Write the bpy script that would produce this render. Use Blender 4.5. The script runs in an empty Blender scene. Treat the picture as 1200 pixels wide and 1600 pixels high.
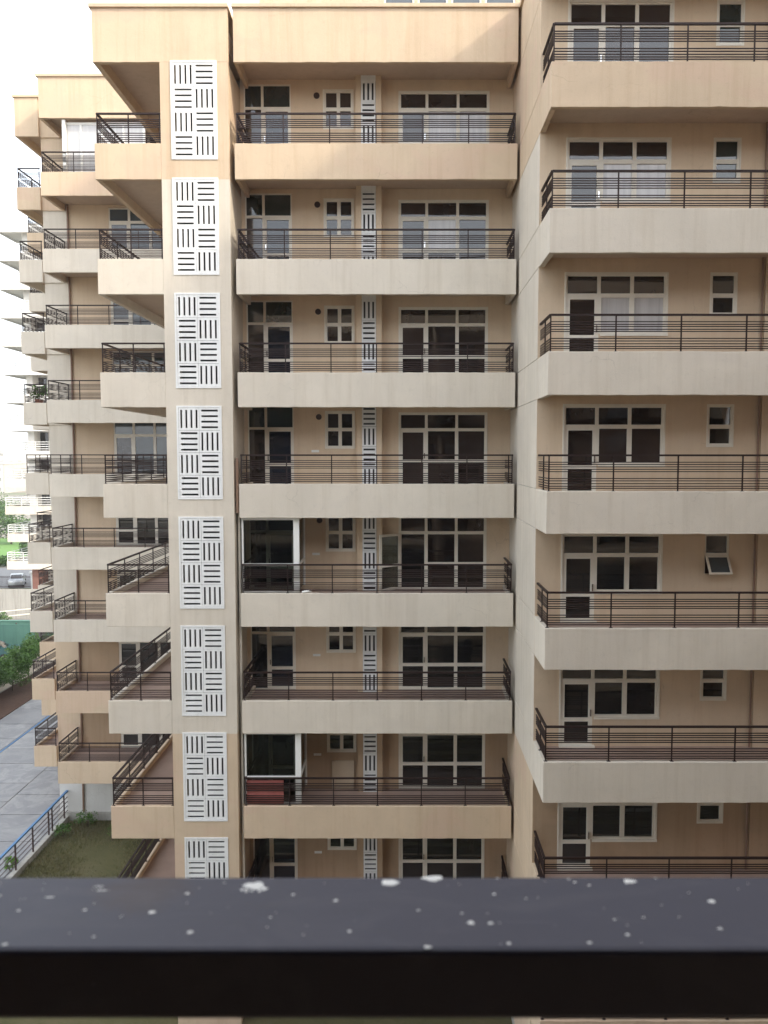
import bpy, math, random
from mathutils import Vector, Euler
R = math.radians
random.seed(7)
scene = bpy.context.scene
col = scene.collection

# ------------------------------------------------------------------ camera
CAMZ = 16.2
cam_d = bpy.data.cameras.new('camera')
cam = bpy.data.objects.new('camera', cam_d); col.objects.link(cam)
cam.location = (0, 0, CAMZ)
cam.rotation_euler = (R(90 - 3.96), 0, 0)
cam_d.sensor_fit = 'VERTICAL'; cam_d.sensor_height = 36; cam_d.sensor_width = 27
cam_d.lens = 1300 / 1600 * 36
cam_d.shift_x = -30 / 1600
cam_d.clip_start = 0.05; cam_d.clip_end = 6000
cam_d.dof.use_dof = True; cam_d.dof.focus_distance = 23; cam_d.dof.aperture_fstop = 8.5
scene.camera = cam

# ------------------------------------------------------------------ light
SUN = Vector((0.74, -0.36, 0.57)).normalized()      # towards the sun
world = bpy.data.worlds.new('World'); scene.world = world; world.use_nodes = True
wn = world.node_tree
bg = wn.nodes['Background']
sky = wn.nodes.new('ShaderNodeTexSky'); sky.sky_type = 'NISHITA'; sky.sun_disc = False
sky.sun_elevation = math.asin(SUN.z); sky.sun_rotation = math.atan2(SUN.x, SUN.y)
sky.air_density = 1.0; sky.dust_density = 6.0; sky.ozone_density = 1.0; sky.altitude = 200
hz = wn.nodes.new('ShaderNodeMix'); hz.data_type = 'RGBA'; hz.inputs[0].default_value = 0.6      # even bright overcast haze
hz.inputs[7].default_value = (6.6, 6.9, 7.2, 1)
wn.links.new(sky.outputs[0], hz.inputs[6]); wn.links.new(hz.outputs[2], bg.inputs[0]); bg.inputs[1].default_value = 0.15
sl = bpy.data.lights.new('sun', 'SUN'); sl.energy = 1.1; sl.angle = R(4); sl.color = (1, 0.90, 0.74)
so = bpy.data.objects.new('sun', sl); col.objects.link(so)
so.rotation_euler = (-SUN).to_track_quat('-Z', 'Y').to_euler(); so.location = (20, -10, 60)
vs = scene.view_settings
vs.view_transform = 'Standard'; vs.look = 'None'; vs.exposure = 1.62; vs.gamma = 1; vs.use_curve_mapping = False
scene.cycles.max_bounces = 6; scene.cycles.diffuse_bounces = 4; scene.cycles.volume_bounces = 0

# ------------------------------------------------------------------ materials
MATS = {}
def newmat(name):
    m = bpy.data.materials.new(name); m.use_nodes = True; MATS[name] = m
    nt = m.node_tree
    return m, nt, nt.nodes['Principled BSDF']
def N(nt, t, **kw):
    n = nt.nodes.new(t)
    for k, v in kw.items(): setattr(n, k, v)
    return n
def noise(nt, vec, scale, detail=4, rough=0.6, dist=0.0):
    n = N(nt, 'ShaderNodeTexNoise'); n.inputs['Scale'].default_value = scale
    n.inputs['Detail'].default_value = detail; n.inputs['Roughness'].default_value = rough
    n.inputs['Distortion'].default_value = dist
    nt.links.new(vec, n.inputs['Vector']); return n.outputs['Fac']
def ramp(nt, fac, stops):
    r = N(nt, 'ShaderNodeValToRGB'); e = r.color_ramp.elements
    while len(e) < len(stops): e.new(0.5)
    for i, (p, c) in enumerate(stops):
        e[i].position = p; e[i].color = (c, c, c, 1) if not hasattr(c, '__len__') else (*c, 1)
    nt.links.new(fac, r.inputs[0]); return r.outputs[0]
def mix(nt, fac, a, b, mode='MIX'):
    m = N(nt, 'ShaderNodeMix', data_type='RGBA', blend_type=mode)
    for s, v in ((0, fac), (6, a), (7, b)):
        if hasattr(v, 'links') or isinstance(v, bpy.types.NodeSocket): nt.links.new(v, m.inputs[s])
        else: m.inputs[s].default_value = v if s == 0 else (*v, 1)
    return m.outputs[2]
def wpos(nt, scale=(1, 1, 1)):
    g = N(nt, 'ShaderNodeNewGeometry'); mp = N(nt, 'ShaderNodeMapping')
    mp.inputs['Scale'].default_value = scale
    nt.links.new(g.outputs['Position'], mp.inputs[0]); return mp.outputs[0]
def bump(nt, b, h, strength, dist):
    n = N(nt, 'ShaderNodeBump'); n.inputs['Strength'].default_value = strength
    n.inputs['Distance'].default_value = dist
    nt.links.new(h, n.inputs['Height']); nt.links.new(n.outputs[0], b.inputs['Normal'])

def plaster(name, c, stain=(0.62, 0.52, 0.42), patch=None, amt=0.5):
    m, nt, b = newmat(name)
    p = wpos(nt)
    big = noise(nt, p, 0.45, 5, 0.6, 0.6)
    col0 = mix(nt, ramp(nt, big, [(0.3, 0.0), (0.7, 1.0)]), [x * 0.9 for x in c], [min(1, x * 1.06) for x in c])
    if patch:                                                      # repainted, slightly different coat
        pm = noise(nt, wpos(nt, (0.55, 0.55, 0.8)), 0.9, 3, 0.55, 0.4)
        col0 = mix(nt, ramp(nt, pm, [(0.53, 0), (0.6, 0.6)]), col0, patch)
    st = noise(nt, wpos(nt, (4.5, 4.5, 0.22)), 1.0, 4, 0.65)         # rain streaks
    col0 = mix(nt, ramp(nt, st, [(0.48, 0), (0.72, amt * 1.25)]), col0, [c[i] * stain[i] for i in range(3)])
    sp = noise(nt, p, 7.0, 6, 0.75, 0.3)                             # blotches
    col0 = mix(nt, ramp(nt, sp, [(0.56, 0), (0.74, 0.4)]), col0, [x * 0.72 for x in c])
    pits = noise(nt, p, 30, 2, 0.5)
    col0 = mix(nt, ramp(nt, pits, [(0.69, 0), (0.76, 0.5)]), col0, [x * 0.5 for x in c])
    vo = N(nt, 'ShaderNodeTexVoronoi', feature='DISTANCE_TO_EDGE'); vo.inputs['Scale'].default_value = 0.8     # hairline cracks
    dv = N(nt, 'ShaderNodeVectorMath', operation='MULTIPLY_ADD'); dv.inputs[1].default_value = (0.7, 0.7, 0.7)
    nz = N(nt, 'ShaderNodeTexNoise'); nz.inputs['Scale'].default_value = 1.6; nz.inputs['Detail'].default_value = 6
    nt.links.new(p, nz.inputs['Vector']); nt.links.new(nz.outputs['Color'], dv.inputs[0]); nt.links.new(p, dv.inputs[2]); nt.links.new(dv.outputs[0], vo.inputs['Vector'])
    ck = ramp(nt, vo.outputs['Distance'], [(0.002, 0.4), (0.007, 0)])
    mk = ramp(nt, noise(nt, p, 0.6, 2), [(0.6, 0), (0.68, 1)])
    mm = N(nt, 'ShaderNodeMath', operation='MULTIPLY'); nt.links.new(ck, mm.inputs[0]); nt.links.new(mk, mm.inputs[1])
    col0 = mix(nt, mm.outputs[0], col0, [x * 0.5 for x in c])
    nt.links.new(col0, b.inputs['Base Color'])
    b.inputs['Roughness'].default_value = 0.9; b.inputs['Specular IOR Level'].default_value = 0.2
    h = mix(nt, 0.5, noise(nt, p, 45, 5, 0.75), noise(nt, p, 5, 5, 0.65))
    bump(nt, b, h, 0.5, 0.025)
    return m
plaster('cream', (0.665, 0.598, 0.502), (0.72, 0.68, 0.62), (0.635, 0.57, 0.485), 0.28)
plaster('tan', (0.62, 0.485, 0.345), (0.74, 0.66, 0.58), (0.61, 0.445, 0.33), 0.3)
plaster('peach', (0.715, 0.565, 0.405), (0.78, 0.7, 0.62), (0.68, 0.545, 0.40), 0.25)
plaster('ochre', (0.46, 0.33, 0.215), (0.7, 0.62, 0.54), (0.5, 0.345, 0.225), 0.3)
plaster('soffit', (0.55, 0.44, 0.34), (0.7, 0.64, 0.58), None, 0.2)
plaster('white_wall', (0.66, 0.64, 0.60), (0.8, 0.78, 0.74), None, 0.2)
plaster('own_wall', (0.34, 0.26, 0.19))
plaster('concrete', (0.42, 0.40, 0.36), (0.6, 0.58, 0.55), None, 0.6)
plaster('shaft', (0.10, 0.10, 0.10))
plaster('hoarding_green', (0.10, 0.21, 0.165), (0.6, 0.7, 0.7), None, 0.4)
plaster('city', (0.62, 0.60, 0.58))

def simple(name, c, rough=0.5, metal=0.0, spec=0.5, var=0.15, scale=3.0, bmp=0.0):
    m, nt, b = newmat(name)
    f = noise(nt, wpos(nt), scale, 5, 0.65)
    nt.links.new(mix(nt, f, [x * (1 - var) for x in c], [min(1, x * (1 + var)) for x in c]), b.inputs['Base Color'])
    b.inputs['Roughness'].default_value = rough; b.inputs['Metallic'].default_value = metal
    b.inputs['Specular IOR Level'].default_value = spec
    if bmp: bump(nt, b, noise(nt, wpos(nt), 40, 3), bmp, 0.01)
    return m
simple('rail_paint', (0.026, 0.014, 0.012), 0.5, 0, 0.25, 0.35, 6)
simple('rail_white', (0.75, 0.75, 0.72), 0.5)
simple('frame_paint', (0.78, 0.73, 0.63), 0.42, 0, 0.4, 0.08, 5)
simple('frame_white', (0.83, 0.82, 0.78), 0.35, 0, 0.5, 0.05, 5)
plaster('screen_white', (0.82, 0.82, 0.805), (0.8, 0.79, 0.76), None, 0.3)
simple('floor_tile', (0.40, 0.29, 0.24), 0.5, 0, 0.4, 0.2, 2)
simple('pipe_brown', (0.26, 0.165, 0.115), 0.5)
simple('pipe_white', (0.66, 0.62, 0.54), 0.5)
simple('vent_dark', (0.05, 0.025, 0.02), 0.7)
simple('red_panel', (0.42, 0.13, 0.11), 0.5, 0, 0.4, 0.3, 4)
simple('blue_paint', (0.09, 0.21, 0.40), 0.55, 0, 0.3, 0.25, 3)
simple('fence_paint', (0.06, 0.035, 0.03), 0.5, 0, 0.4, 0.4, 6)
simple('car_silver', (0.50, 0.51, 0.52), 0.3, 0.6)
simple('car_teal', (0.015, 0.075, 0.07), 0.3, 0.2)
simple('rubber', (0.02, 0.02, 0.02), 0.8)
simple('chrome', (0.7, 0.7, 0.7), 0.2, 1.0)
simple('wood', (0.33, 0.22, 0.13), 0.7)
simple('board', (0.58, 0.47, 0.34), 0.7)
simple('bark', (0.10, 0.07, 0.05), 0.9)
simple('soil', (0.09, 0.055, 0.04), 0.95, 0, 0.1, 0.5, 5, 0.4)
simple('clay', (0.35, 0.14, 0.08), 0.8)
simple('dropping', (0.80, 0.78, 0.74), 0.85, 0, 0.2, 0.08, 60)
simple('brick_brown', (0.16, 0.07, 0.05), 0.8)
simple('asphalt', (0.22, 0.215, 0.21), 0.9, 0, 0.2, 0.2, 2, 0.2)
simple('sheeting', (0.75, 0.73, 0.70), 0.7)

def glass(name, a, bcol):
    m, nt, b = newmat(name)
    oi = N(nt, 'ShaderNodeObjectInfo')
    c = mix(nt, oi.outputs['Random'], a, bcol)
    sm = noise(nt, wpos(nt, (1, 1, 0.5)), 2.2, 4, 0.6)
    c = mix(nt, ramp(nt, sm, [(0.45, 0), (0.75, 0.4)]), c, (0.06, 0.05, 0.044))      # dust film
    nt.links.new(c, b.inputs['Base Color'])
    nt.links.new(ramp(nt, sm, [(0.4, 0.02), (0.8, 0.10)]), b.inputs['Roughness'])
    b.inputs['IOR'].default_value = 1.75; b.inputs['Specular IOR Level'].default_value = 0.5      # metallised sun-control film
    bump(nt, b, noise(nt, wpos(nt), 1.3, 2, 0.4), 0.05, 0.05)
    return m
glass('glass_brown', (0.012, 0.009, 0.008), (0.045, 0.031, 0.026))
glass('glass_green', (0.012, 0.02, 0.018), (0.03, 0.045, 0.04))
glass('glass_navy', (0.008, 0.012, 0.022), (0.016, 0.022, 0.036))
glass('glass_black', (0.008, 0.008, 0.008), (0.02, 0.018, 0.017))
glass('glass_blue', (0.05, 0.065, 0.075), (0.09, 0.11, 0.12))

m, nt, b = newmat('glass_pale_reflection')           # pale panes, white reflections painted into the base colour
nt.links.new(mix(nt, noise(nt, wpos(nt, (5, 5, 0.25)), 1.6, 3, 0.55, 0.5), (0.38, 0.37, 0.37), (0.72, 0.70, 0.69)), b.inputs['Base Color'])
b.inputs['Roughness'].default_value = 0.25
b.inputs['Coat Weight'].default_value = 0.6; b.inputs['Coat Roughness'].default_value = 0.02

# see-through glazing of the enclosed balcony ends
m, nt, b = newmat('glass_clear')
out = nt.nodes['Material Output']
tr = N(nt, 'ShaderNodeBsdfTransparent'); tr.inputs[0].default_value = (0.62, 0.66, 0.64, 1)
gl = N(nt, 'ShaderNodeBsdfGlossy'); gl.inputs['Roughness'].default_value = 0.03
fr = N(nt, 'ShaderNodeFresnel'); fr.inputs[0].default_value = 1.5
ms = N(nt, 'ShaderNodeMixShader')
nt.links.new(fr.outputs[0], ms.inputs[0]); nt.links.new(tr.outputs[0], ms.inputs[1]); nt.links.new(gl.outputs[0], ms.inputs[2])
nt.links.new(ms.outputs[0], out.inputs[0])

def leafmat(name, a, bcol):
    m, nt, b = newmat(name)
    g = N(nt, 'ShaderNodeNewGeometry')
    nt.links.new(mix(nt, g.outputs['Random Per Island'], a, bcol), b.inputs['Base Color'])
    b.inputs['Roughness'].default_value = 0.55; b.inputs['Specular IOR Level'].default_value = 0.25
    b.inputs['Subsurface Weight'].default_value = 0.0
    return m
leafmat('leaf', (0.04, 0.095, 0.016), (0.12, 0.22, 0.045))
leafmat('leaf_bright', (0.08, 0.18, 0.02), (0.16, 0.30, 0.05))
leafmat('leaf_far', (0.05, 0.10, 0.03), (0.11, 0.18, 0.06))
leafmat('blade', (0.085, 0.10, 0.035), (0.20, 0.165, 0.08))

m, nt, b = newmat('lawn')
p = wpos(nt)
c1 = ramp(nt, noise(nt, p, 0.5, 6, 0.7, 0.5), [(0.3, (0.09, 0.085, 0.04)), (0.5, (0.15, 0.125, 0.065)), (0.7, (0.20, 0.15, 0.095))])
c1 = mix(nt, noise(nt, p, 9, 5, 0.8), c1, (0.08, 0.085, 0.035))
nt.links.new(c1, b.inputs['Base Color']); b.inputs['Roughness'].default_value = 1; b.inputs['Specular IOR Level'].default_value = 0.1
bump(nt, b, noise(nt, p, 14, 6, 0.8), 0.8, 0.06)
m, nt, b = newmat('field')
p = wpos(nt)
c1 = ramp(nt, noise(nt, p, 0.02, 6, 0.7, 0.5), [(0.35, (0.10, 0.13, 0.05)), (0.5, (0.20, 0.18, 0.14)), (0.65, (0.28, 0.26, 0.23))])
nt.links.new(c1, b.inputs['Base Color']); b.inputs['Roughness'].default_value = 1
m, nt, b = newmat('far_lawn')
p = wpos(nt)
nt.links.new(mix(nt, noise(nt, p, 0.2, 5, 0.7), (0.09, 0.19, 0.04), (0.14, 0.26, 0.06)), b.inputs['Base Color']); b.inputs['Roughness'].default_value = 1
m, nt, b = newmat('paving')
p = wpos(nt)
oi = N(nt, 'ShaderNodeObjectInfo')
c1 = mix(nt, oi.outputs['Random'], (0.235, 0.23, 0.228), (0.31, 0.305, 0.30))
dm = noise(nt, p, 0.9, 7, 0.7, 1.2)
c1 = mix(nt, ramp(nt, dm, [(0.42, 0), (0.58, 0.85)]), c1, (0.16, 0.158, 0.165))
c1 = mix(nt, ramp(nt, noise(nt, p, 5, 5, 0.8, 0.8), [(0.6, 0), (0.72, 0.6)]), c1, (0.40, 0.395, 0.39))
nt.links.new(c1, b.inputs['Base Color'])
nt.links.new(ramp(nt, dm, [(0.35, 0.75), (0.6, 0.45)]), b.inputs['Roughness'])
bump(nt, b, noise(nt, p, 12, 5, 0.7), 0.25, 0.02)

# worn slate coloured enamel of the near handrail
m, nt, b = newmat('handrail_enamel')
p = wpos(nt)
c1 = mix(nt, noise(nt, p, 7, 6, 0.7, 0.4), (0.028, 0.025, 0.042), (0.040, 0.037, 0.058))
c1 = mix(nt, ramp(nt, noise(nt, wpos(nt, (3, 14, 3)), 3.2, 5, 0.7, 0.8), [(0.58, 0), (0.78, 0.5)]), c1, (0.03, 0.026, 0.03))
c1 = mix(nt, ramp(nt, noise(nt, p, 160, 3, 0.6), [(0.72, 0), (0.78, 0.6)]), c1, (0.32, 0.31, 0.33))
c1 = mix(nt, ramp(nt, noise(nt, wpos(nt, (2.5, 130, 1)), 2.0, 4, 0.6, 0.3), [(0.66, 0), (0.74, 0.4)]), c1, (0.13, 0.13, 0.15))      # scratches
vm = N(nt, 'ShaderNodeVectorMath', operation='DISTANCE'); vm.inputs[1].default_value = (-0.205, 0.628, 15.86)   # rust-brown stain
nt.links.new(wpos(nt), vm.inputs[0])
ad = N(nt, 'ShaderNodeMath', operation='MULTIPLY_ADD'); ad.inputs[1].default_value = 0.05
nt.links.new(noise(nt, p, 40, 5, 0.7), ad.inputs[0]); nt.links.new(vm.outputs['Value'], ad.inputs[2])
c1 = mix(nt, ramp(nt, ad.outputs[0], [(0.04, 0.85), (0.066, 0.0)]), c1, (0.045, 0.028, 0.03))
c1 = mix(nt, ramp(nt, noise(nt, wpos(nt, (1, 2.5, 1)), 9, 5, 0.65, 1.0), [(0.5, 0), (0.75, 0.35)]), c1, (0.085, 0.08, 0.095))
nt.links.new(c1, b.inputs['Base Color']); b.inputs['Roughness'].default_value = 0.55; b.inputs['Specular IOR Level'].default_value = 0.45
bump(nt, b, noise(nt, p, 90, 4, 0.7), 0.08, 0.002)

# ------------------------------------------------------------------ mesh tools
class MB:
    def __init__(s): s.v = []; s.f = []
    def quad(s, a, b, c, d):
        i = len(s.v); s.v += [a, b, c, d]; s.f.append((i, i + 1, i + 2, i + 3)); return s
    def box(s, x0, x1, y0, y1, z0, z1):
        i = len(s.v)
        s.v += [(x, y, z) for z in (z0, z1) for y in (y0, y1) for x in (x0, x1)]
        for q in ((0, 2, 3, 1), (4, 5, 7, 6), (0, 1, 5, 4), (2, 6, 7, 3), (0, 4, 6, 2), (1, 3, 7, 5)):
            s.f.append(tuple(i + k for k in q))
        return s
    def wbox(s, x0, x1, y0, y1, z0, z1, j=0.0035):      # long plaster box with slightly wavy edges
        ax = 0 if x1 - x0 > y1 - y0 else 1
        L = (x1 - x0) if ax == 0 else (y1 - y0); n = max(2, int(L / 0.22)); i = len(s.v); w1 = w2 = 0
        for k in range(n + 1):
            t = k / n
            for a, z in ((0, z0), (1, z0), (1, z1), (0, z1)):
                P = [x0 + (x1 - x0) * t, y0 + (y1 - y0) * a, z] if ax == 0 else [x0 + (x1 - x0) * a, y0 + (y1 - y0) * t, z]
                g_ = 1 if 0 < k < n else 0
                P[2] += random.gauss(0, j) * g_; P[1 - ax] += random.gauss(0, j * 0.6) * g_
                s.v.append(tuple(P))
        for k in range(n):
            for q in range(4): s.f.append((i + 4 * k + q, i + 4 * k + (q + 1) % 4, i + 4 * k + 4 + (q + 1) % 4, i + 4 * k + 4 + q))
        s.f += [(i + 3, i + 2, i + 1, i), tuple(i + 4 * n + q for q in range(4))]
        return s
    def tube(s, a, b, r, n=6, r2=None):
        a = Vector(a); b = Vector(b); d = (b - a).normalized()
        u = d.orthogonal().normalized(); w = d.cross(u); i = len(s.v); r2 = r if r2 is None else r2
        for P, rr in ((a, r), (b, r2)):
            for k in range(n):
                t = 2 * math.pi * k / n; s.v.append(tuple(P + (u * math.cos(t) + w * math.sin(t)) * rr))
        for k in range(n):
            s.f.append((i + k, i + (k + 1) % n, i + n + (k + 1) % n, i + n + k))
        s.f.append(tuple(i + k for k in reversed(range(n)))); s.f.append(tuple(i + n + k for k in range(n)))
        return s
    def bar(s, a, b, w, h):           # rectangular bar of width w and height h from a to b
        a = Vector(a); b = Vector(b); d = (b - a).normalized()
        up = Vector((0, 0, 1)) if abs(d.z) < 0.9 else Vector((0, 1, 0))
        u = d.cross(up).normalized() * w / 2; t = u.cross(d).normalized() * h / 2; i = len(s.v)
        for P in (a, b):
            for q in (-u - t, u - t, u + t, -u + t): s.v.append(tuple(P + q))
        s.f += [(i, i + 1, i + 2, i + 3), (i + 7, i + 6, i + 5, i + 4)]
        for k in range(4): s.f.append((i + k, i + 4 + k, i + 4 + (k + 1) % 4, i + (k + 1) % 4))
        return s
    def mesh(s, name, mat):
        me = bpy.data.meshes.new(name); me.from_pydata(s.v, [], s.f); me.validate(); me.update()
        me.materials.append(MATS[mat]); return me

WL = {}
def link(name, data, parent=None, loc=(0, 0, 0), bevel=0.0):
    o = bpy.data.objects.new(name, data); col.objects.link(o)
    WL[o] = Vector(loc)
    if parent: o.parent = parent; o.location = Vector(loc) - WL[parent]
    else: o.location = loc
    if bevel:
        md = o.modifiers.new('bevel', 'BEVEL'); md.width = bevel; md.segments = 2; md.limit_method = 'ANGLE'
    return o
def build(mb, name, mat, parent=None, loc=(0, 0, 0), bevel=0.0):
    return link(name, mb.mesh(name, mat), parent, loc, bevel)
def tag(o, label, cat, group=None):
    o['label'] = label; o['category'] = cat
    if group: o['group'] = group
    return o
def thing(name, loc, label, cat, group=None): return tag(link(name, None, None, loc), label, cat, group)
def struct(o, kind='structure'): o['kind'] = kind; return o

def sheet(mb, x0, x1, z0, z1, Y, openings=(), depth=0.12):
    """wall face looking to -Y with recessed openings (x0,x1,z0,z1)"""
    xs = sorted({x0, x1, *[c for o in openings for c in o[:2]]}); zs = sorted({z0, z1, *[c for o in openings for c in o[2:]]})
    xs = [x for x in xs if x0 <= x <= x1]; zs = [z for z in zs if z0 <= z <= z1]
    def op(i, j):
        if i < 0 or j < 0 or i >= len(xs) - 1 or j >= len(zs) - 1: return False
        cx = (xs[i] + xs[i + 1]) / 2; cz = (zs[j] + zs[j + 1]) / 2
        return any(a < cx < b and c < cz < d for a, b, c, d in openings)
    D = Y + depth
    for i in range(len(xs) - 1):
        for j in range(len(zs) - 1):
            a, b, c, d = xs[i], xs[i + 1], zs[j], zs[j + 1]
            if not op(i, j): mb.quad((a, Y, c), (b, Y, c), (b, Y, d), (a, Y, d)); continue
            if not op(i - 1, j): mb.quad((a, Y, c), (a, Y, d), (a, D, d), (a, D, c))
            if not op(i + 1, j): mb.quad((b, Y, c), (b, D, c), (b, D, d), (b, Y, d))
            if not op(i, j - 1): mb.quad((a, Y, c), (a, D, c), (b, D, c), (b, Y, c))
            if not op(i, j + 1): mb.quad((a, Y, d), (b, Y, d), (b, D, d), (a, D, d))
    return mb

PANES = {}
def pane(parent, x0, x1, z0, z1, Y, mat, tilt=0.0):
    k = (round(x1 - x0, 3), round(z1 - z0, 3), mat)
    if k not in PANES:
        PANES[k] = MB().box(-k[0] / 2, k[0] / 2, 0, 0.008, -k[1] / 2, k[1] / 2).mesh('pane', mat)
    o = link('pane', PANES[k], parent, ((x0 + x1) / 2, Y, (z0 + z1) / 2))
    o.rotation_euler = (R(random.gauss(0, 0.25) + tilt), 0, R(random.gauss(0, 0.35)))
    return o
def ring(mb, x0, x1, z0, z1, y0, y1, b):
    mb.box(x0, x0 + b, y0, y1, z0, z1); mb.box(x1 - b, x1, y0, y1, z0, z1)
    mb.box(x0 + b, x1 - b, y0, y1, z0, z0 + b); mb.box(x0 + b, x1 - b, y0, y1, z1 - b, z1)
def unit(name, parent, Y, zk, cells, mat='frame_paint', rail=None, skip=()):
    """cells: (x0,x1,z0,z1,border,glass) relative to zk"""
    mb = MB(); pl = []
    for c in cells:
        x0, x1, z0, z1, b, g = c[:6]
        ring(mb, x0, x1, z0 + zk, z1 + zk, Y + 0.02, Y + 0.10, b)
        if rail and len(c) > 6:
            r = c[6]; mb.box(x0 + b, x1 - b, Y + 0.02, Y + 0.10, zk + r - 0.045, zk + r + 0.045)
            pl += [(x0 + b, x1 - b, z0 + b + zk, zk + r - 0.045, g), (x0 + b, x1 - b, zk + r + 0.045, z1 - b + zk, g)]
        else: pl.append((x0 + b, x1 - b, z0 + b + zk, z1 - b + zk, g))
    w = build(mb, name, mat, parent)
    for q in pl: pane(w, q[0] - 0.008, q[1] + 0.008, q[2] - 0.008, q[3] + 0.008, Y + 0.055, q[4])
    return w
def trim(parent, mat, Y, rects, b=0.035):
    mb = MB()
    for x0, x1, z0, z1 in rects: ring(mb, x0 - b, x1 + b, z0 - b, z1 + b, Y - 0.012, Y + 0.03, b + 0.003)
    return mb

BARF = (0.19, 0.255, 0.32, 0.39, 0.45, 0.64, 0.71, 0.785, 0.855, 0.915)
RH = 0.78
def railing(parent, path, z, posts, mat='rail_paint', h=RH, name_bars='rail_bars'):
    """path: plan polyline; posts: plan points"""
    top = MB(); bars = MB()
    for a, b in zip(path[:-1], path[1:]):
        top.bar((*a, z + h), (*b, z + h), 0.055, 0.042)
        for f in BARF:
            zz = z + h * (1 - f) + random.gauss(0, 0.0015); bars.bar((*a, zz), (*b, zz + random.gauss(0, 0.002)), 0.021, 0.02)
    build(top, 'handrail', mat, parent); build(bars, name_bars, mat, parent)
    k = 'post' + mat + str(h)
    if k not in PANES:
        PANES[k] = MB().box(-0.014, 0.014, -0.014, 0.014, -0.02, h - 0.018).box(-0.04, 0.04, -0.03, 0.03, -0.002, 0.006).mesh('post', mat)
    for p in posts: link('post', PANES[k], parent, (*p, z))
def lin(a, b, n, ends=True):
    r = [(a[0] + (b[0] - a[0]) * i / n, a[1] + (b[1] - a[1]) * i / n) for i in range(n + 1)]
    return r if ends else r[1:-1]

TILE = {}
def tile_mesh(vert, w, h, n, mat='screen_white'):
    k = (vert, round(w, 3), round(h, 3), n)
    if k in TILE: return TILE[k]
    mb = MB(); L, S = (w, h) if vert else (h, w)
    slot = 0.052; pitch = L * 0.245 if n == 4 else L * 0.30; m = (S - S * 0.80) / 2; cuts = []
    for i in range(n): cuts.append(L / 2 + (i - (n - 1) / 2) * pitch)
    e = [0]
    for c in cuts: e += [c - slot / 2, c + slot / 2]
    e.append(L); g = 0.004
    def bx(a0, a1, b0, b1):
        if vert: mb.box(a0, a1, 0, 0.035, b0, b1)
        else: mb.box(b0, b1, 0, 0.035, a0, a1)
    bx(g, L - g, g, m); bx(g, L - g, S - m, S - g)
    for i in range(0, len(e), 2): bx(max(e[i], g), min(e[i + 1], L - g), m, S - m)
    TILE[k] = mb.mesh('tile', mat); return TILE[k]

ZK = [27.4 - 3 * k for k in range(9)]            # parapet tops, level 0 is the roof
def paint(k): return 'tan' if k <= 1 or k >= 7 else 'cream'
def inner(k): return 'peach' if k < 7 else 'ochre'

# ------------------------------------------------------------------ ground
g = MB()
g.quad((-2500, -200, -0.02), (2500, -200, -0.02), (2500, 4000, -0.02), (-2500, 4000, -0.02))
struct(build(g, 'ground', 'field'))
struct(build(MB().box(-14.75, 20, 1.5, 36.0, -0.3, 0.0), 'garden_lawn', 'lawn'))
pl = struct(build(MB().box(-27.5, -15.0, 20, 66, -0.3, 0.0), 'plaza', 'concrete'))
slabm = {}
for i, (xa, xb) in enumerate(((-24.6, -22.05), (-21.85, -18.45), (-18.43, -15.06))):
    y = 26.0; rr = random.Random(i)
    while y < 58:
        L = rr.choice((2.2, 2.6, 3.0))
        k = (i, L)
        if k not in slabm: slabm[k] = MB().box(xa + 0.012, xb - 0.012, 0.03, L - 0.03, -0.03, 0.03).mesh('paving_slab', 'paving')
        o = link('paving_slab', slabm[k], pl, (0, y, rr.uniform(0, 0.008))); y += L
build(MB().box(-22.0, -21.92, 24, 58, -0.02, 0.034), 'blue_line', 'blue_paint', pl)
bed = struct(build(MB().box(-27.3, -24.65, 26, 64, -0.1, 0.06), 'planting_bed', 'soil'))
struct(build(MB().box(-90, -30, 100.4, 118, -0.1, 0.02), 'road', 'asphalt'))
struct(build(MB().box(-120, -30, 121, 160, -0.1, 0.03), 'lawn', 'far_lawn'))
struct(build(MB().box(-60, -30, 67, 84, -0.1, 0.03), 'yard', 'asphalt'))

# ------------------------------------------------------------------ near building
NB = thing('apartment_building', (-1, 27, 0), 'large tan and cream apartment building with stacked balconies filling the middle and right', 'building')
MY, RY, TY = 24.2, 19.4, 22.6      # middle wall, right wing wall, front of the tower and the middle parapets
TXL, PXL, PXR = -8.16, -6.40, -4.60

# hidden solid cores
build(MB().box(-4.74, 3.12, MY + 0.2, 33, 0, 27.8), 'core', 'concrete', NB)
build(MB().box(3.32, 8.7, RY + 0.2, 33, 0, 27.8), 'core', 'concrete', NB)
build(MB().box(8.7, 15, 21.7, 33, 0, 27.8), 'core', 'concrete', NB)
build(MB().box(16.0, 26, 0.0, 19.3, 0, 37.6), 'shade_block', 'ochre', NB)      # unseen block added at the right to keep sun off the right wing
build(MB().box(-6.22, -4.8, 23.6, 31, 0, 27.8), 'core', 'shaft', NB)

zones = [(23.47, 27.9, 'tan'), (8.47, 23.47, 'cream'), (0, 8.47, 'tan')]
SC = [(-6.10, -4.92, ZK[k] - 0.40, ZK[k] + 2.09) for k in range(1, 9)]
for z0, z1, mt in zones:
    # tower front with the shaft openings behind the screens
    mb = sheet(MB(), PXL, PXR, z0, z1 if z1 < 27 else 26.47, TY, [o for o in SC if o[3] > z0 and o[2] < z1], 0.16)
    build(mb, 'pier_wall', mt, NB)
    mb = MB()
    mb.box(PXL, PXL + 0.16, TY + 0.003, 31, z0, z1 - (0.003 if z1 < 27 else 1.45))
    mb.box(PXR - 0.16, PXR, TY + 0.003, 24.6, z0, z1 - (0.003 if z1 < 27 else 1.45))
    build(mb, 'pier_side', mt, NB)
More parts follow.
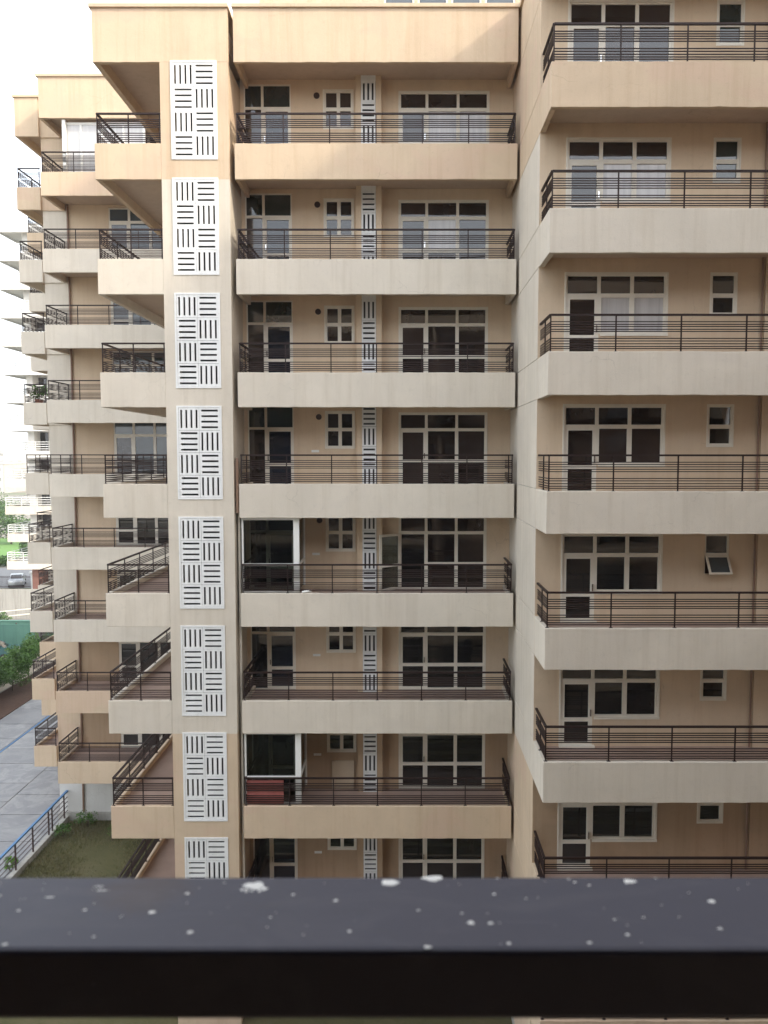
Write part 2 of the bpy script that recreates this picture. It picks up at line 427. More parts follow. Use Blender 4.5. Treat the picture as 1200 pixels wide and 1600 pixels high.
# screens
TW, TH = (1.18 - 0.06) / 2, (2.49 - 0.06) / 4
for k in range(1, 9):
    z0 = ZK[k] - 0.40
    fr_ = MB(); ring(fr_, -6.12, -4.90, z0 - 0.02, z0 + 2.51, TY - 0.022, TY + 0.02, 0.05)
    s = build(fr_, 'screen', 'screen_white', NB)
    for r in range(4):
        for c in range(2):
            v = (r + c) % 2 == 1
            o = link('tile', tile_mesh(v, TW, TH, 4), s, (-6.07 + c * TW, TY - 0.012 + random.uniform(-0.002, 0.002), z0 + 0.03 + r * TH))
# tower balconies
for k in range(1, 9):
    z = ZK[k]; mt = paint(k); mb = MB(); y1 = 31.0
    mb.wbox(TXL, PXL - 0.002, TY, TY + 0.13, z - 0.93, z)
    mb.wbox(TXL, TXL + 0.13, TY + 0.13, y1, z - 0.93, z)
    bal = build(mb, 'balcony', mt, NB, bevel=0.012)
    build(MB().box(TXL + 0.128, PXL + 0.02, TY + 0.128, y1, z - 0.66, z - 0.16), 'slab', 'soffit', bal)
    build(MB().box(TXL + 0.128, PXL + 0.02, TY + 0.128, y1, z - 0.158, z - 0.14), 'floor', 'floor_tile', bal)
    xl = TXL + 0.06; yf = TY + 0.06
    railing(bal, [(PXL, yf), (xl, yf), (xl, y1)], z, lin((xl, yf), (PXL - 0.04, yf), 2) + lin((xl, yf), (xl, y1 - 0.1), 6)[1:])
# tower roof
mb = MB(); mb.wbox(TXL, PXR, TY, TY + 0.15, 26.47, 27.84).box(TXL, TXL + 0.15, TY + 0.15, 31, 26.47, 27.84)
rf = build(mb, 'roof_parapet', 'tan', NB, bevel=0.012)
build(MB().box(TXL + 0.148, PXR, TY + 0.148, 31, 26.78, 27.3), 'slab', 'soffit', rf)
build(MB().box(TXL - 0.06, PXR + 0.02, TY - 0.06, 31, 27.842, 27.94), 'coping', 'tan', rf, bevel=0.01)

# middle bay
MX0, MX1 = -4.46, 3.02
for k in range(0, 9):
    z = ZK[k]; mt = paint(k); mb = MB(); zt = z if k else 27.84
    mb.wbox(MX0, MX1, TY, TY + 0.13, z - 0.93, zt)
    mb.box(MX0, MX0 + 0.10, TY + 0.13, MY, z - 0.93, zt)
    mb.box(MX1 - 0.10, MX1, TY + 0.13, MY, z - 0.93, zt)
    bal = build(mb, 'balcony' if k else 'roof_parapet', mt, NB, bevel=0.012)
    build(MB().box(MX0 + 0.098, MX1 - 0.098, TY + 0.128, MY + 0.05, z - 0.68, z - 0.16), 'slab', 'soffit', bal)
    if k:
        build(MB().box(MX0 + 0.098, MX1 - 0.098, TY + 0.128, MY + 0.05, z - 0.158, z - 0.14), 'floor', 'floor_tile', bal)
        xa, xb, yf = MX0 + 0.06, MX1 - 0.06, TY + 0.06
        railing(bal, [(xa, MY - 0.02), (xa, yf), (xb, yf), (xb, MY - 0.02)], z,
                lin((xa, yf), (xb, yf), 6) + [(xa, yf + 0.75), (xb, yf + 0.75)])
    else:
        build(MB().box(MX0 - 0.03, MX1 + 0.05, TY - 0.06, TY + 0.3, 27.842, 27.94), 'coping', 'tan', bal, bevel=0.01)
LO = (-4.5, -3.17, -0.14, 2.2); SO = (-2.23, -1.43, 1.0, 2.02); BO = (-0.1, 2.4, -0.14, 1.98)
for k in range(1, 9):
    z = ZK[k]
    ops = [(a, b, c + z, d + z) for a, b, c, d in (LO, SO, BO)]
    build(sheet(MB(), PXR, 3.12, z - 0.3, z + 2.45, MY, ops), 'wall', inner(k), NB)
    gt = 'glass_green' if k in (1, 2, 3, 4) else 'glass_black'
    gb = 'glass_brown' if k < 6 else 'glass_black'
    unit('window', NB, MY, z, [(-4.5, -3.98, 1.55, 2.2, 0.035, gt), (-3.98, -3.17, 1.55, 2.2, 0.035, gt), (-4.5, -3.98, -0.14, 1.55, 0.035, gb)])
    d = unit('door', NB, MY, z, [(-3.98, -3.17, -0.14, 1.55, 0.09, 'glass_navy', 0.5)], rail=True)
    build(MB().box(-3.93, -3.90, MY - 0.045, MY + 0.02, z + 0.62, z + 0.76), 'handle', 'chrome', d)
    w = unit('window', NB, MY, z, [(-2.23, -1.83, 1.52, 2.02, 0.05, gb), (-1.83, -1.43, 1.52, 2.02, 0.05, gb),
                                   (-2.23, -1.83, 1.0, 1.52, 0.05, gb), (-1.83, -1.43, 1.0, 1.52, 0.05, gb)])
    build(trim(w, '', MY, [(-2.23, -1.43, 1.0 + z, 2.02 + z)]), 'trim', 'frame_paint', w)
    cells = [(-0.1, 0.67, 1.52, 1.98, 0.04, gb), (0.67, 1.55, 1.52, 1.98, 0.04, gb), (1.55, 2.4, 1.52, 1.98, 0.04, gb),
             (0.67, 1.55, 0.6, 1.52, 0.05, gb), (1.55, 2.4, 0.6, 1.52, 0.05, gb), (0.67, 1.55, -0.14, 0.6, 0.05, gb), (1.55, 2.4, -0.14, 0.6, 0.05, gb)]
    for i_ in {1: (3, 4, 5, 6), 2: (3,)}.get(k, ()): cells[i_] = (*cells[i_][:5], 'glass_pale_reflection')
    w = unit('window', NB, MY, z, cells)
    build(trim(w, '', MY, [(-0.1, 2.4, -0.10 + z, 1.98 + z)]), 'trim', 'frame_paint', w)
    if k == 5:      # the leaf of the glazed door stands open
        d = unit('door', NB, MY, z, [(-0.1, 0.67, -0.14, 1.52, 0.05, 'glass_black')])
        mb = MB(); ring(mb, 0, 0.75, -0.13, 1.5, -0.02, 0.02, 0.07); mb.box(0.07, 0.68, -0.02, 0.02, 0.55, 0.63)
        lf = build(mb, 'open_leaf', 'frame_paint', d, (-0.1, MY - 0.02, z)); lf.rotation_euler = (0, 0, R(-140))
        for za, zb in ((-0.06, 0.55), (0.63, 1.43)):
            pn = bpy.data.objects.new('pane', MB().box(0.07, 0.68, -0.004, 0.004, za, zb).mesh('pane', 'glass_clear')); col.objects.link(pn)
            pn.parent = d; pn.location = lf.location; pn.rotation_euler = lf.rotation_euler
    else:
        d = unit('door', NB, MY, z, [(-0.1, 0.67, -0.14, 1.52, 0.085, gb, 0.6)], rail=True)
        build(MB().box(0.60, 0.63, MY - 0.045, MY + 0.02, z + 0.68, z + 0.84), 'handle', 'chrome', d)
    # duct pilaster with its narrow screen
    pil = build(sheet(MB(), -1.33, -0.61, z - 0.3, z + 2.45, MY - 0.26, [(-1.18, -0.77, z - 0.14, z + 2.32)], 0.12)
                .quad((-1.33, MY, z - 0.3), (-1.33, MY - 0.26, z - 0.3), (-1.33, MY - 0.26, z + 2.45), (-1.33, MY, z + 2.45))
                .quad((-0.61, MY - 0.26, z - 0.3), (-0.61, MY, z - 0.3), (-0.61, MY, z + 2.45), (-0.61, MY - 0.26, z + 2.45)), 'pilaster', inner(k), NB)
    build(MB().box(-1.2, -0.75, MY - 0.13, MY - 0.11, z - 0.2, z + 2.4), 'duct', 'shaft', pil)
    ph = (2.32 + 0.14) / 4.25; zz = z - 0.14; i = k % 2
    top = z + 2.32
    while zz < top - 0.05:
        h = min(ph, top - zz)
        if h > 0.3: link('tile', tile_mesh(i % 2 == 0, 0.41, h, 3 if i % 2 == 0 else 4), pil, (-1.18, MY - 0.275, zz))
        else: build(MB().box(-1.18, -0.77, MY - 0.275, MY - 0.24, zz, top), 'tile', 'screen_white', pil)
        zz += h; i += 1
    # kitchen vent
    v = MB().tube((-2.44, MY - 0.03, z + 1.88), (-2.44, MY + 0.02, z + 1.88), 0.085, 14)
    if k <= 5: build(v, 'vent', 'vent_dark', NB)
    if k > 3: build(MB().box(-2.66, -2.44, MY - 0.012, MY + 0.01, z + 0.86, z + 0.93), 'socket', 'frame_white', NB)
build(MB().tube((-4.52, TY + 0.25, 0.2), (-4.52, TY + 0.25, 15.2), 0.035, 8), 'drain_pipe', 'pipe_white', NB)
build(MB().tube((-4.53, TY + 0.10, 14.6), (-4.53, TY + 0.10, 16.1), 0.045, 8), 'drain_pipe', 'pipe_brown', NB)
# glazed ends of two balconies
for k in (5, 7):
    z = ZK[k]; mb = MB(); y = TY + 0.16; x0, x1 = MX0 + 0.02, -2.86; zt = z + 2.06
    mb.box(x1 - 0.16, x1, y, y + 0.09, z, zt); mb.box(x0, x0 + 0.05, y, y + 0.09, z, zt)
    mb.box(x0 + 0.05, x1 - 0.16, y, y + 0.07, zt - 0.06, zt); mb.box(x0 + 0.05, x1 - 0.16, y - 0.05, y + 0.09, z + 0.74, z + 0.80)
    mb.box(x0 + 0.05, x1 - 0.16, y, y + 0.07, z, z + 0.04)
    mb.box(x1 - 0.07, x1, y + 0.09, MY - 0.02, zt - 0.06, zt); mb.box(x1 - 0.07, x1, y + 0.09, MY - 0.02, z + 0.74, z + 0.8); mb.box(x1 - 0.07, x1, MY - 0.1, MY - 0.02, z, zt)
    e = build(mb, 'glazed_enclosure', 'frame_white', NB)
    for za, zb in ((z + 0.04, z + 0.74), (z + 0.80, zt - 0.06)):
        build(MB().box(x0 + 0.05, x1 - 0.16, y + 0.03, y + 0.038, za, zb), 'pane', 'glass_clear', e)
        build(MB().box(x1 - 0.04, x1 - 0.032, y + 0.09, MY - 0.1, za, zb), 'pane', 'glass_clear', e)
    if k == 7: build(MB().box(x0 + 0.06, -3.35, y - 0.045, y - 0.02, z + 0.02, z + 0.70), 'lower_panel', 'red_panel', e)

# right wing: side wall of separate panels with recessed joints
build(MB().box(3.115, 3.32, RY + 0.02, 24.7, 0, 27.8), 'side_backing', 'concrete', NB)
for k in range(0, 9):
    z = ZK[k]; J = 0.007
    ztop = z if k else 27.84
    build(MB().box(3.10, 3.30, RY + 0.003, 24.6, z - 0.93 + J, ztop - J), 'wall_panel', 'tan' if k <= 1 or k >= 7 else 'cream', NB, bevel=0.006)
    build(MB().box(3.10, 3.30, RY + 0.003, 24.6, max(0, z - 3 + J), z - 0.93 - J), 'wall_panel', 'tan' if k < 1 or k >= 6 else 'cream', NB, bevel=0.006)
for k in range(0, 9):
    z = ZK[k]; mt = paint(k); zt = z if k else 27.84; mb = MB()
    mb.wbox(3.10, 15.9, 18.0, 18.13, z - 0.93, zt).box(3.10, 3.23, 18.13, RY - 0.002, z - 0.93, zt)
    bal = build(mb, 'balcony' if k else 'roof_parapet', mt, NB, bevel=0.012)
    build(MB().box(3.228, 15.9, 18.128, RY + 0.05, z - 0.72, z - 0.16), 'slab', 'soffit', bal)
    if k:
        build(MB().box(3.228, 15.9, 18.128, RY + 0.05, z - 0.158, z - 0.14), 'floor', 'floor_tile', bal)
        railing(bal, [(3.16, RY - 0.02), (3.16, 18.06), (15.8, 18.06)], z, lin((3.16, 18.06), (15.76, 18.06), 9) + [(3.16, 18.75)])
    else: build(MB().box(3.04, 15.9, 17.94, 24.6, 27.842, 27.94), 'coping', 'tan', bal)
WO = [(3.74, 4.5, -0.14, 1.92), (4.5, 6.04, 0.57, 1.92), (7.07, 7.64, 1.0, 1.93)]
for k in range(0, 9):
    z = ZK[k]
    if k == 0: continue
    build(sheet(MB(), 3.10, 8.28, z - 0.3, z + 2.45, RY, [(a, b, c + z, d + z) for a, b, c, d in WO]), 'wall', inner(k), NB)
    gb = 'glass_brown' if k < 5 else 'glass_black'
    ga, gc = {1: (gb, gb), 2: ('glass_pale_reflection', 'glass_pale_reflection'), 3: ('glass_pale_reflection', 'glass_pale_reflection')}.get(k, (gb, gb))
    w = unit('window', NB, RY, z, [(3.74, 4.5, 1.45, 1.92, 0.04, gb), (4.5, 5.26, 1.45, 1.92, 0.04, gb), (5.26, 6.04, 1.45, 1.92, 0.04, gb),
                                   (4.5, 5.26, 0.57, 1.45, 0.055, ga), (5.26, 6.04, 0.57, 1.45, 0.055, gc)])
    t = MB(); Y = RY
    t.box(4.53, 6.09, Y - 0.03, Y + 0.03, 0.52 + z, 0.573 + z).box(6.037, 6.085, Y - 0.012, Y + 0.03, 0.573 + z, 1.965 + z).box(3.70, 6.037, Y - 0.012, Y + 0.03, 1.917 + z, 1.965 + z)
    t.box(3.70, 3.743, Y - 0.012, Y + 0.03, -0.14 + z, 1.917 + z)
    build(t, 'trim', 'frame_paint', w)
    d = unit('door', NB, RY, z, [(3.74, 4.5, -0.14, 1.45, 0.095, gb, 0.5)], rail=True)
    build(MB().box(4.43, 4.46, RY - 0.045, RY + 0.02, z + 0.6, z + 0.76), 'handle', 'chrome', d)
    build(MB().box(3.70, 4.54, RY - 0.12, RY + 0.02, z - 0.139, z - 0.10), 'sill', 'frame_paint', d)
    gs = 'glass_green' if k < 3 else 'glass_black'
    if k == 5:
        w = unit('window', NB, RY, z, [(7.07, 7.64, 1.45, 1.93, 0.04, gs)])
        ring(mbx := MB(), 7.07, 7.64, z + 0.96, z + 1.45, RY + 0.04, RY + 0.1, 0.03); build(mbx, 'frame', 'frame_paint', w)
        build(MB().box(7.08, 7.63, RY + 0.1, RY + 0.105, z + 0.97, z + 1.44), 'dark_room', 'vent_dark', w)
        sm = MB(); ring(sm, -0.27, 0.27, -0.48, 0, -0.02, 0.02, 0.045)
        s_ = build(sm, 'open_sash', 'frame_paint', w, (7.355, RY - 0.01, z + 1.43)); s_.rotation_euler = (R(-32), 0, R(3))
        p_ = bpy.data.objects.new('pane', MB().box(-0.225, 0.225, -0.004, 0.004, -0.435, -0.045).mesh('pane', 'glass_blue')); col.objects.link(p_)
        p_.parent = w; p_.location = s_.location; p_.rotation_euler = s_.rotation_euler
    else:
        w = unit('window', NB, RY, z, [(7.07, 7.64, 1.45, 1.93, 0.04, gs), (7.07, 7.64, 1.0, 1.45, 0.055, gs)])
        build(trim(w, '', RY, [(7.07, 7.64, 1.0 + z, 1.93 + z)], 0.03), 'trim', 'frame_paint', w)
    build(MB().box(8.28, 8.86, RY - 0.08, RY + 0.3, z - 0.3, z + 2.45), 'pilaster', inner(k), NB)
    build(MB().quad((8.7, 21.6, z - 0.5), (15, 21.6, z - 0.5), (15, 21.6, z + 2.6), (8.7, 21.6, z + 2.6)), 'wall', inner(k), NB)
    fl = build(MB().box(8.7, 15, RY, 21.6, z - 0.7, z - 0.14), 'slab', 'soffit', NB)
    railing(fl, [(8.87, RY + 0.35), (12, RY + 0.35)], z - 0.12, [(8.89, RY + 0.35), (10, RY + 0.35)])
build(MB().tube((8.22, RY - 0.06, 0.1), (8.22, RY - 0.06, 27), 0.026, 8), 'drain_pipe', 'pipe_brown', NB)
# storey set back on the roof
ph = build(sheet(MB(), -4.5, 8, 27.8, 33.5, 27.0, [(-0.6 + 1.05 * i, 0.35 + 1.05 * i, 30.2, 31.8) for i in range(4)]), 'penthouse_wall', 'tan', NB)
build(MB().box(-4.5, 8, 27.2, 32, 27.8, 33.4), 'penthouse_core', 'concrete', NB)
for i in range(4):
    unit('window', NB, 27.0, 0, [(-0.6 + 1.05 * i, 0.35 + 1.05 * i, 30.2, 31.8, 0.06, 'glass_blue')])

# loose things on the middle balconies
tag(build(MB().box(-2.12, -1.46, MY - 0.05, MY - 0.02, ZK[7] - 0.13, ZK[7] + 0.72)
          .box(-2.12, -1.96, MY - 0.062, MY - 0.05, ZK[7] - 0.13, ZK[7] + 0.72).box(-1.62, -1.46, MY - 0.062, MY - 0.05, ZK[7] - 0.13, ZK[7] + 0.72)
          .box(-1.96, -1.62, MY - 0.062, MY - 0.05, ZK[7] + 0.56, ZK[7] + 0.72), 'board', 'board'),
    'pale panelled board leaning on the wall under the small kitchen window', 'board')
sh = MB(); z = ZK[5]
for i in range(6):
    t = i / 5; sh.tube((-2.78 + 0.045 * i, TY + 0.03 + 0.01 * i, z + 0.03), (-2.78 + 0.045 * (i + 1), TY + 0.04 + 0.01 * i, z + 0.035 + 0.008 * i), 0.022 + 0.012 * math.sin(t * 3), 8, 0.022 + 0.012 * math.sin((t + 0.2) * 3))
tag(build(sh, 'rolled_cloth', 'frame_white'), 'small pale roll of cloth lying on the parapet beside the glazed balcony end', 'cloth')

# ------------------------------------------------------------------ rear building
RB = thing('apartment_building', (-12, 38, 0), 'stepped apartment building further back at the left with corner balconies', 'building')
DY, WY = 33.9, 36.0
ZR = [30.4] + ZK
def rpaint(k): return 'tan' if k <= 1 or k >= 8 else 'cream'      # index into ZR
build(MB().box(-15.1, -3, WY + 0.2, 50, 0, 31), 'core', 'concrete', RB)
for k in range(0, 10):
    z = ZR[k]; zt = z if k else 31.05; mt = rpaint(k)
    mb = MB(); mb.wbox(-14.42, -4, DY, DY + 0.13, z - 0.93, zt).box(-14.42, -14.29, DY + 0.13, WY - 0.002, z - 0.93, zt)
    bal = build(mb, 'balcony' if k else 'roof_parapet', mt, RB, bevel=0.012)
    build(MB().box(-14.292, -4, DY + 0.128, WY + 0.05, z - 0.68, z - 0.16), 'slab', 'soffit', bal)
    if k:
        build(MB().box(-14.292, -4, DY + 0.128, WY + 0.05, z - 0.158, z - 0.14), 'floor', 'floor_tile', bal)
        railing(bal, [(-14.36, WY - 0.02), (-14.36, DY + 0.06), (-4, DY + 0.06)], z, lin((-14.36, DY + 0.06), (-5.56, DY + 0.06), 7) + [(-14.36, DY + 1.05), (-14.36, WY - 0.05)])
    else: build(MB().box(-14.49, -4, DY - 0.06, WY, 31.052, 31.15), 'coping', 'tan', bal)
    # corner balcony
    mb = MB(); mb.box(-16.25, -15.252, 35.8, 35.93, z - 0.93, zt).box(-16.25, -16.12, 35.93, 42.5, z - 0.93, zt)
    mb.box(-15.252, -14.42, 35.93, 35.995, z - 0.93, zt)
    bal = build(mb, 'balcony' if k else 'roof_parapet', mt, RB, bevel=0.012)
    build(MB().box(-16.122, -15.24, 35.928, 42.5, z - 0.6, z - 0.16), 'slab', 'soffit', bal)
    if k:
        build(MB().box(-16.122, -15.24, 35.928, 42.5, z - 0.158, z - 0.14), 'floor', 'floor_tile', bal)
        railing(bal, [(-15.27, 35.86), (-16.19, 35.86), (-16.19, 42.4)], z, [(-16.19, 35.86), (-15.3, 35.86)] + lin((-16.19, 35.86), (-16.19, 42.3), 5)[1:])
    else: build(MB().box(-16.31, -14.5, 35.74, 42.5, 31.052, 31.15), 'coping', 'tan', bal)
    # second corner balcony beyond
    mb = MB(); mb.box(-19.05, -16.4, 43, 43.13, z - 0.93, zt - 0.003).box(-19.05, -18.92, 43.13, 49, z - 0.93, zt - 0.003)
    if k >= 1:
        bal = build(mb, 'balcony', mt, RB, bevel=0.012)
        build(MB().box(-18.92, -16.4, 43.128, 49, z - 0.6, z - 0.16), 'slab', 'soffit', bal)
        railing(bal, [(-16.5, 43.06), (-18.99, 43.06), (-18.99, 48.9)], z, [(-18.99, 43.06), (-17.8, 43.06), (-18.99, 45), (-18.99, 47)])
    # walls: outer strip in the outside colour, recessed wall in the inner colour
    if k:
        im = 'peach' if k < 8 else 'ochre'
        build(sheet(MB(), -15.25, -14.2, z - 0.35, z + 2.5, WY - 0.004), 'wall', mt, RB)
        ops = [(-12.48, -11.62, z - 0.14, z + 2.22), (-11.62, -9.3, z - 0.14, z + 2.22)]
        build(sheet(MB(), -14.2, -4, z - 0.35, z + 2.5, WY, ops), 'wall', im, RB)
        gb = 'glass_blue' if k in (2, 3, 4, 5) else 'glass_black'
        d = unit('door', RB, WY, z, [(-12.48, -11.62, -0.14, 1.62, 0.11, gb if k > 5 else 'glass_brown', 0.5)], rail=True)
        unit('window', RB, WY, z, [(-12.48, -11.62, 1.62, 2.2, 0.05, gb), (-11.62, -10.72, 1.62, 2.2, 0.05, gb), (-10.72, -9.3, 1.62, 2.2, 0.05, gb),
                                   (-11.62, -10.72, -0.14, 1.62, 0.06, gb), (-10.72, -9.3, -0.14, 1.62, 0.06, gb)])
build(sheet(MB(), -15.25, -4, 0.3, 3.0, WY), 'wall', 'white_wall', RB)
build(MB().box(-15.3, -8, WY - 0.12, WY + 0.02, 0.0, 0.35), 'plinth', 'concrete', RB)
sw = MB()
build(MB().box(-15.25, -15.1, WY + 0.003, 43, 0, 8.47), 'side_wall', 'tan', RB)
build(MB().box(-15.25, -15.1, WY + 0.003, 43, 8.473, 26.47), 'side_wall', 'cream', RB)
build(MB().box(-15.25, -15.1, WY + 0.003, 43, 26.473, 31.0), 'side_wall', 'tan', RB)
build(MB().box(-17.6, -15.1, 45, 60, 0, 30), 'side_wall', 'cream', RB)
build(MB().tube((-14.19, WY - 0.06, 0.1), (-14.19, WY - 0.06, 30), 0.045, 8), 'drain_pipe', 'pipe_brown', RB)
# white glazed box on the top balcony
z = ZR[1]; e = MB(); ring(e, -13.55, -10.3, z, z + 2.0, DY + 0.25, DY + 0.33, 0.09)
for x in (-12.9, -12.05, -11.2): e.box(x, x + 0.08, DY + 0.25, DY + 0.33, z + 0.09, z + 1.91)
e.box(-13.55, -13.42, DY + 0.1, DY + 0.24, z, z + 2.05)
e = build(e, 'glazed_enclosure', 'frame_white', RB)
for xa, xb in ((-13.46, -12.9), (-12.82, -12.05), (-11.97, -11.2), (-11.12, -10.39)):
    build(MB().box(xa, xb, DY + 0.28, DY + 0.288, z + 0.09, z + 1.91), 'pane', 'glass_pale_reflection', e)

# ------------------------------------------------------------------ foliage helpers
def crown(rx, ry, rz, n, size, seed, c=(0, 0, 0), clumps=14):
    rr = random.Random(seed); mb = MB(); cl = []
    for i in range(clumps):
        d = Vector((rr.gauss(0, 1), rr.gauss(0, 1), rr.gauss(0, 1))).normalized() * rr.uniform(0.35, 0.85)
        cl.append((Vector((d.x * rx, d.y * ry, d.z * rz)), rr.uniform(0.3, 0.55)))
    for i in range(n):
        q, s = rr.choice(cl)
        d = Vector((rr.gauss(0, 1), rr.gauss(0, 1), rr.gauss(0, 1))).normalized() * (rr.random() ** 0.4) * s
        P = q + Vector((d.x * rx, d.y * ry, d.z * rz)) + Vector(c)
        a = Vector((rr.gauss(0, 1), rr.gauss(0, 1), rr.gauss(0, 0.7))).normalized(); b_ = a.orthogonal().normalized()
        b_ = (b_ * math.cos(rr.random() * 6) + a.cross(b_) * math.sin(rr.random() * 6)).normalized()
        L = size * rr.uniform(0.6, 1.3); W = L * 0.42
        mb.quad(tuple(P - a * L / 2), tuple(P + b_ * W / 2), tuple(P + a * L / 2), tuple(P - b_ * W / 2))
    return mb
def tree(name, loc, h, r, n, size, seed, label, cat, group=None, mat='leaf', trunk=0.06, squash=0.8):
    t = thing(name, loc, label, cat, group); rr = random.Random(seed); x, y, z = loc
    tb = MB(); top = h - r * squash
    tb.tube((x, y, z - 0.05), (x + 0.05, y, z + top), trunk, 8, trunk * 0.6)
    for i in range(5):
        a = rr.uniform(0, 6.28)
        tb.tube((x + 0.04, y, z + top * 0.75), (x + math.cos(a) * r * 0.6, y + math.sin(a) * r * 0.6, z + top + rr.uniform(0, r * 0.5)), trunk * 0.5, 6, trunk * 0.15)
    build(tb, 'trunk', 'bark', t)
    build(crown(r, r, r * squash, n, size, seed, (x, y, z + top)), 'crown', mat, t)
    return t

# potted plant on a corner balcony
z = ZK[3] - 0.14
t = thing('potted_plant', (-15.75, 36.25, z), 'leafy potted plant behind the railing of a corner balcony at the left', 'plant')
build(MB().tube((-15.75, 36.25, z), (-15.75, 36.25, z + 0.3), 0.13, 12, 0.18), 'pot', 'clay', t)
build(crown(0.5, 0.3, 0.45, 420, 0.11, 3, (-15.75, 36.25, z + 0.72), 9), 'crown', 'leaf', t)
build(MB().tube((-15.75, 36.25, z + 0.25), (-15.72, 36.25, z + 0.8), 0.015, 5), 'stem', 'bark', t)

# ------------------------------------------------------------------ garden and fence
fx = -14.92
fe = thing('garden_fence', (fx, 30, 0), 'brown metal garden fence with bright blue top rail between lawn and paving', 'fence')
build(MB().box(fx - 0.1, fx + 0.1, 24, 36.0, -0.1, 0.22), 'kerb', 'concrete', fe)
build(MB().box(fx - 0.045, fx + 0.045, 24, 36.0, 1.26, 1.33), 'top_rail', 'blue_paint', fe)
for zz in (0.42, 0.62, 0.82, 1.02): build(MB().box(fx - 0.012, fx + 0.012, 24, 36.0, zz - 0.012, zz + 0.012), 'bar', 'fence_paint', fe)
for y in (25, 26.5, 28, 29.5, 31.0, 32.5, 34.0, 34.35, 35.6): build(MB().box(fx - 0.025, fx + 0.025, y, y + 0.05, 0.2, 1.27), 'post', 'fence_paint', fe)
rr = random.Random(3); gm = MB()
for i in range(26000):
    x = rr.uniform(-14.8, -8.2); y = rr.uniform(28.5, 35.8)
    if math.sin(x * 1.7) + math.sin(y * 1.3 + x) + rr.gauss(0, 0.8) < -0.2: continue
    h = rr.uniform(0.04, 0.14); a = rr.uniform(0, 6.28); dx = math.cos(a) * 0.012; dy = math.sin(a) * 0.012
    lx, ly = rr.gauss(0, 0.04), rr.gauss(0, 0.04); i0 = len(gm.v)
    gm.v += [(x - dx, y - dy, 0), (x + dx, y + dy, 0), (x + lx, y + ly, h)]; gm.f.append((i0, i0 + 1, i0 + 2))
gobj = build(gm, 'grass', 'blade'); struct(gobj, 'stuff'); gobj['label'] = 'sparse dry grass of the small walled garden'
def shrub(x, y, r, h, n, seed, label, mat='leaf', size=0.10):
    t = thing('garden_shrub', (x, y, 0), label, 'shrub')
    st = MB(); rr = random.Random(seed)
    for i in range(5):
        a = rr.uniform(0, 6.28); st.tube((x, y, 0), (x + math.cos(a) * r * 0.6, y + math.sin(a) * r * 0.6, h * 0.7), 0.014, 5, 0.006)
    build(st, 'stem', 'bark', t); build(crown(r, r, h * 0.45, n, size, seed, (x, y, h * 0.55), 8), 'crown', mat, t)
shrub(-15.25, 31.3, 0.34, 0.6, 420, 11, 'bright green young shrub beside the fence just above the handrail', 'leaf_bright')
shrub(-14.45, 34.3, 0.42, 0.6, 380, 12, 'dark low shrub halfway along the fence kerb')
shrub(-13.8, 35.3, 0.5, 0.75, 480, 13, 'dark leafy shrub in the corner of fence and building')
shrub(-12.2, 33.9, 0.25, 0.8, 90, 14, 'thin straggly sapling standing alone on the lawn', 'leaf_bright', 0.07)

# clipped trees, low wall and hoarding beyond the plaza
wl = thing('boundary_wall', (-27.6, 58, 0), 'low cream boundary wall behind the row of clipped trees', 'wall')
build(MB().box(-27.7, -27.5, 44, 66, 0, 1.1), 'wall_body', 'cream', wl, bevel=0.02); build(MB().box(-27.75, -27.45, 44, 66, 1.1, 1.18), 'coping', 'cream', wl)
names = ['nearest clipped tree cut by the left edge', 'second clipped tree from the left edge', 'third clipped tree from the left edge', 'clipped tree next to last, near the corner balcony', 'last clipped tree of the row, half behind the corner balcony']
for i in range(6):
    y = 51.3 + i * 2.35
    tree('clipped_tree', (-26.7 + 0.08 * random.uniform(-1, 1), y, 0.05), 3.0 + 0.15 * math.sin(i * 2.1), 1.3, 4600, 0.17, 40 + i,
         names[min(i, 4)] if i < 5 else 'farthest clipped tree touching the green hoarding', 'tree', 'clipped trees along the low wall', 'leaf', 0.06, 0.95)
ho = thing('site_hoarding', (-36, 68, 0), 'green painted hoarding wall with a dark square opening', 'hoarding')
for i in range(9):
    build(MB().box(-46 + 2 * i + 0.01, -44 + 2 * i - 0.01, 67.9, 67.96, 0, 2.2 + (i % 2) * 0.02), 'panel', 'hoarding_green', ho)
    build(MB().box(-46 + 2 * i - 0.04, -46 + 2 * i + 0.04, 67.96, 68.05, 0, 2.3), 'post', 'fence_paint', ho)
build(MB().box(-30.4, -29.5, 67.84, 67.9, 0.9, 1.7), 'opening', 'shaft', ho)
tag(build(MB().box(-46, -28, 72, 72.25, 0, 1.6).box(-46, -28, 71.95, 72.3, 1.6, 1.68), 'yard_wall', 'hoarding_green', bevel=0.02), 'paler green wall standing behind the hoarding', 'wall')

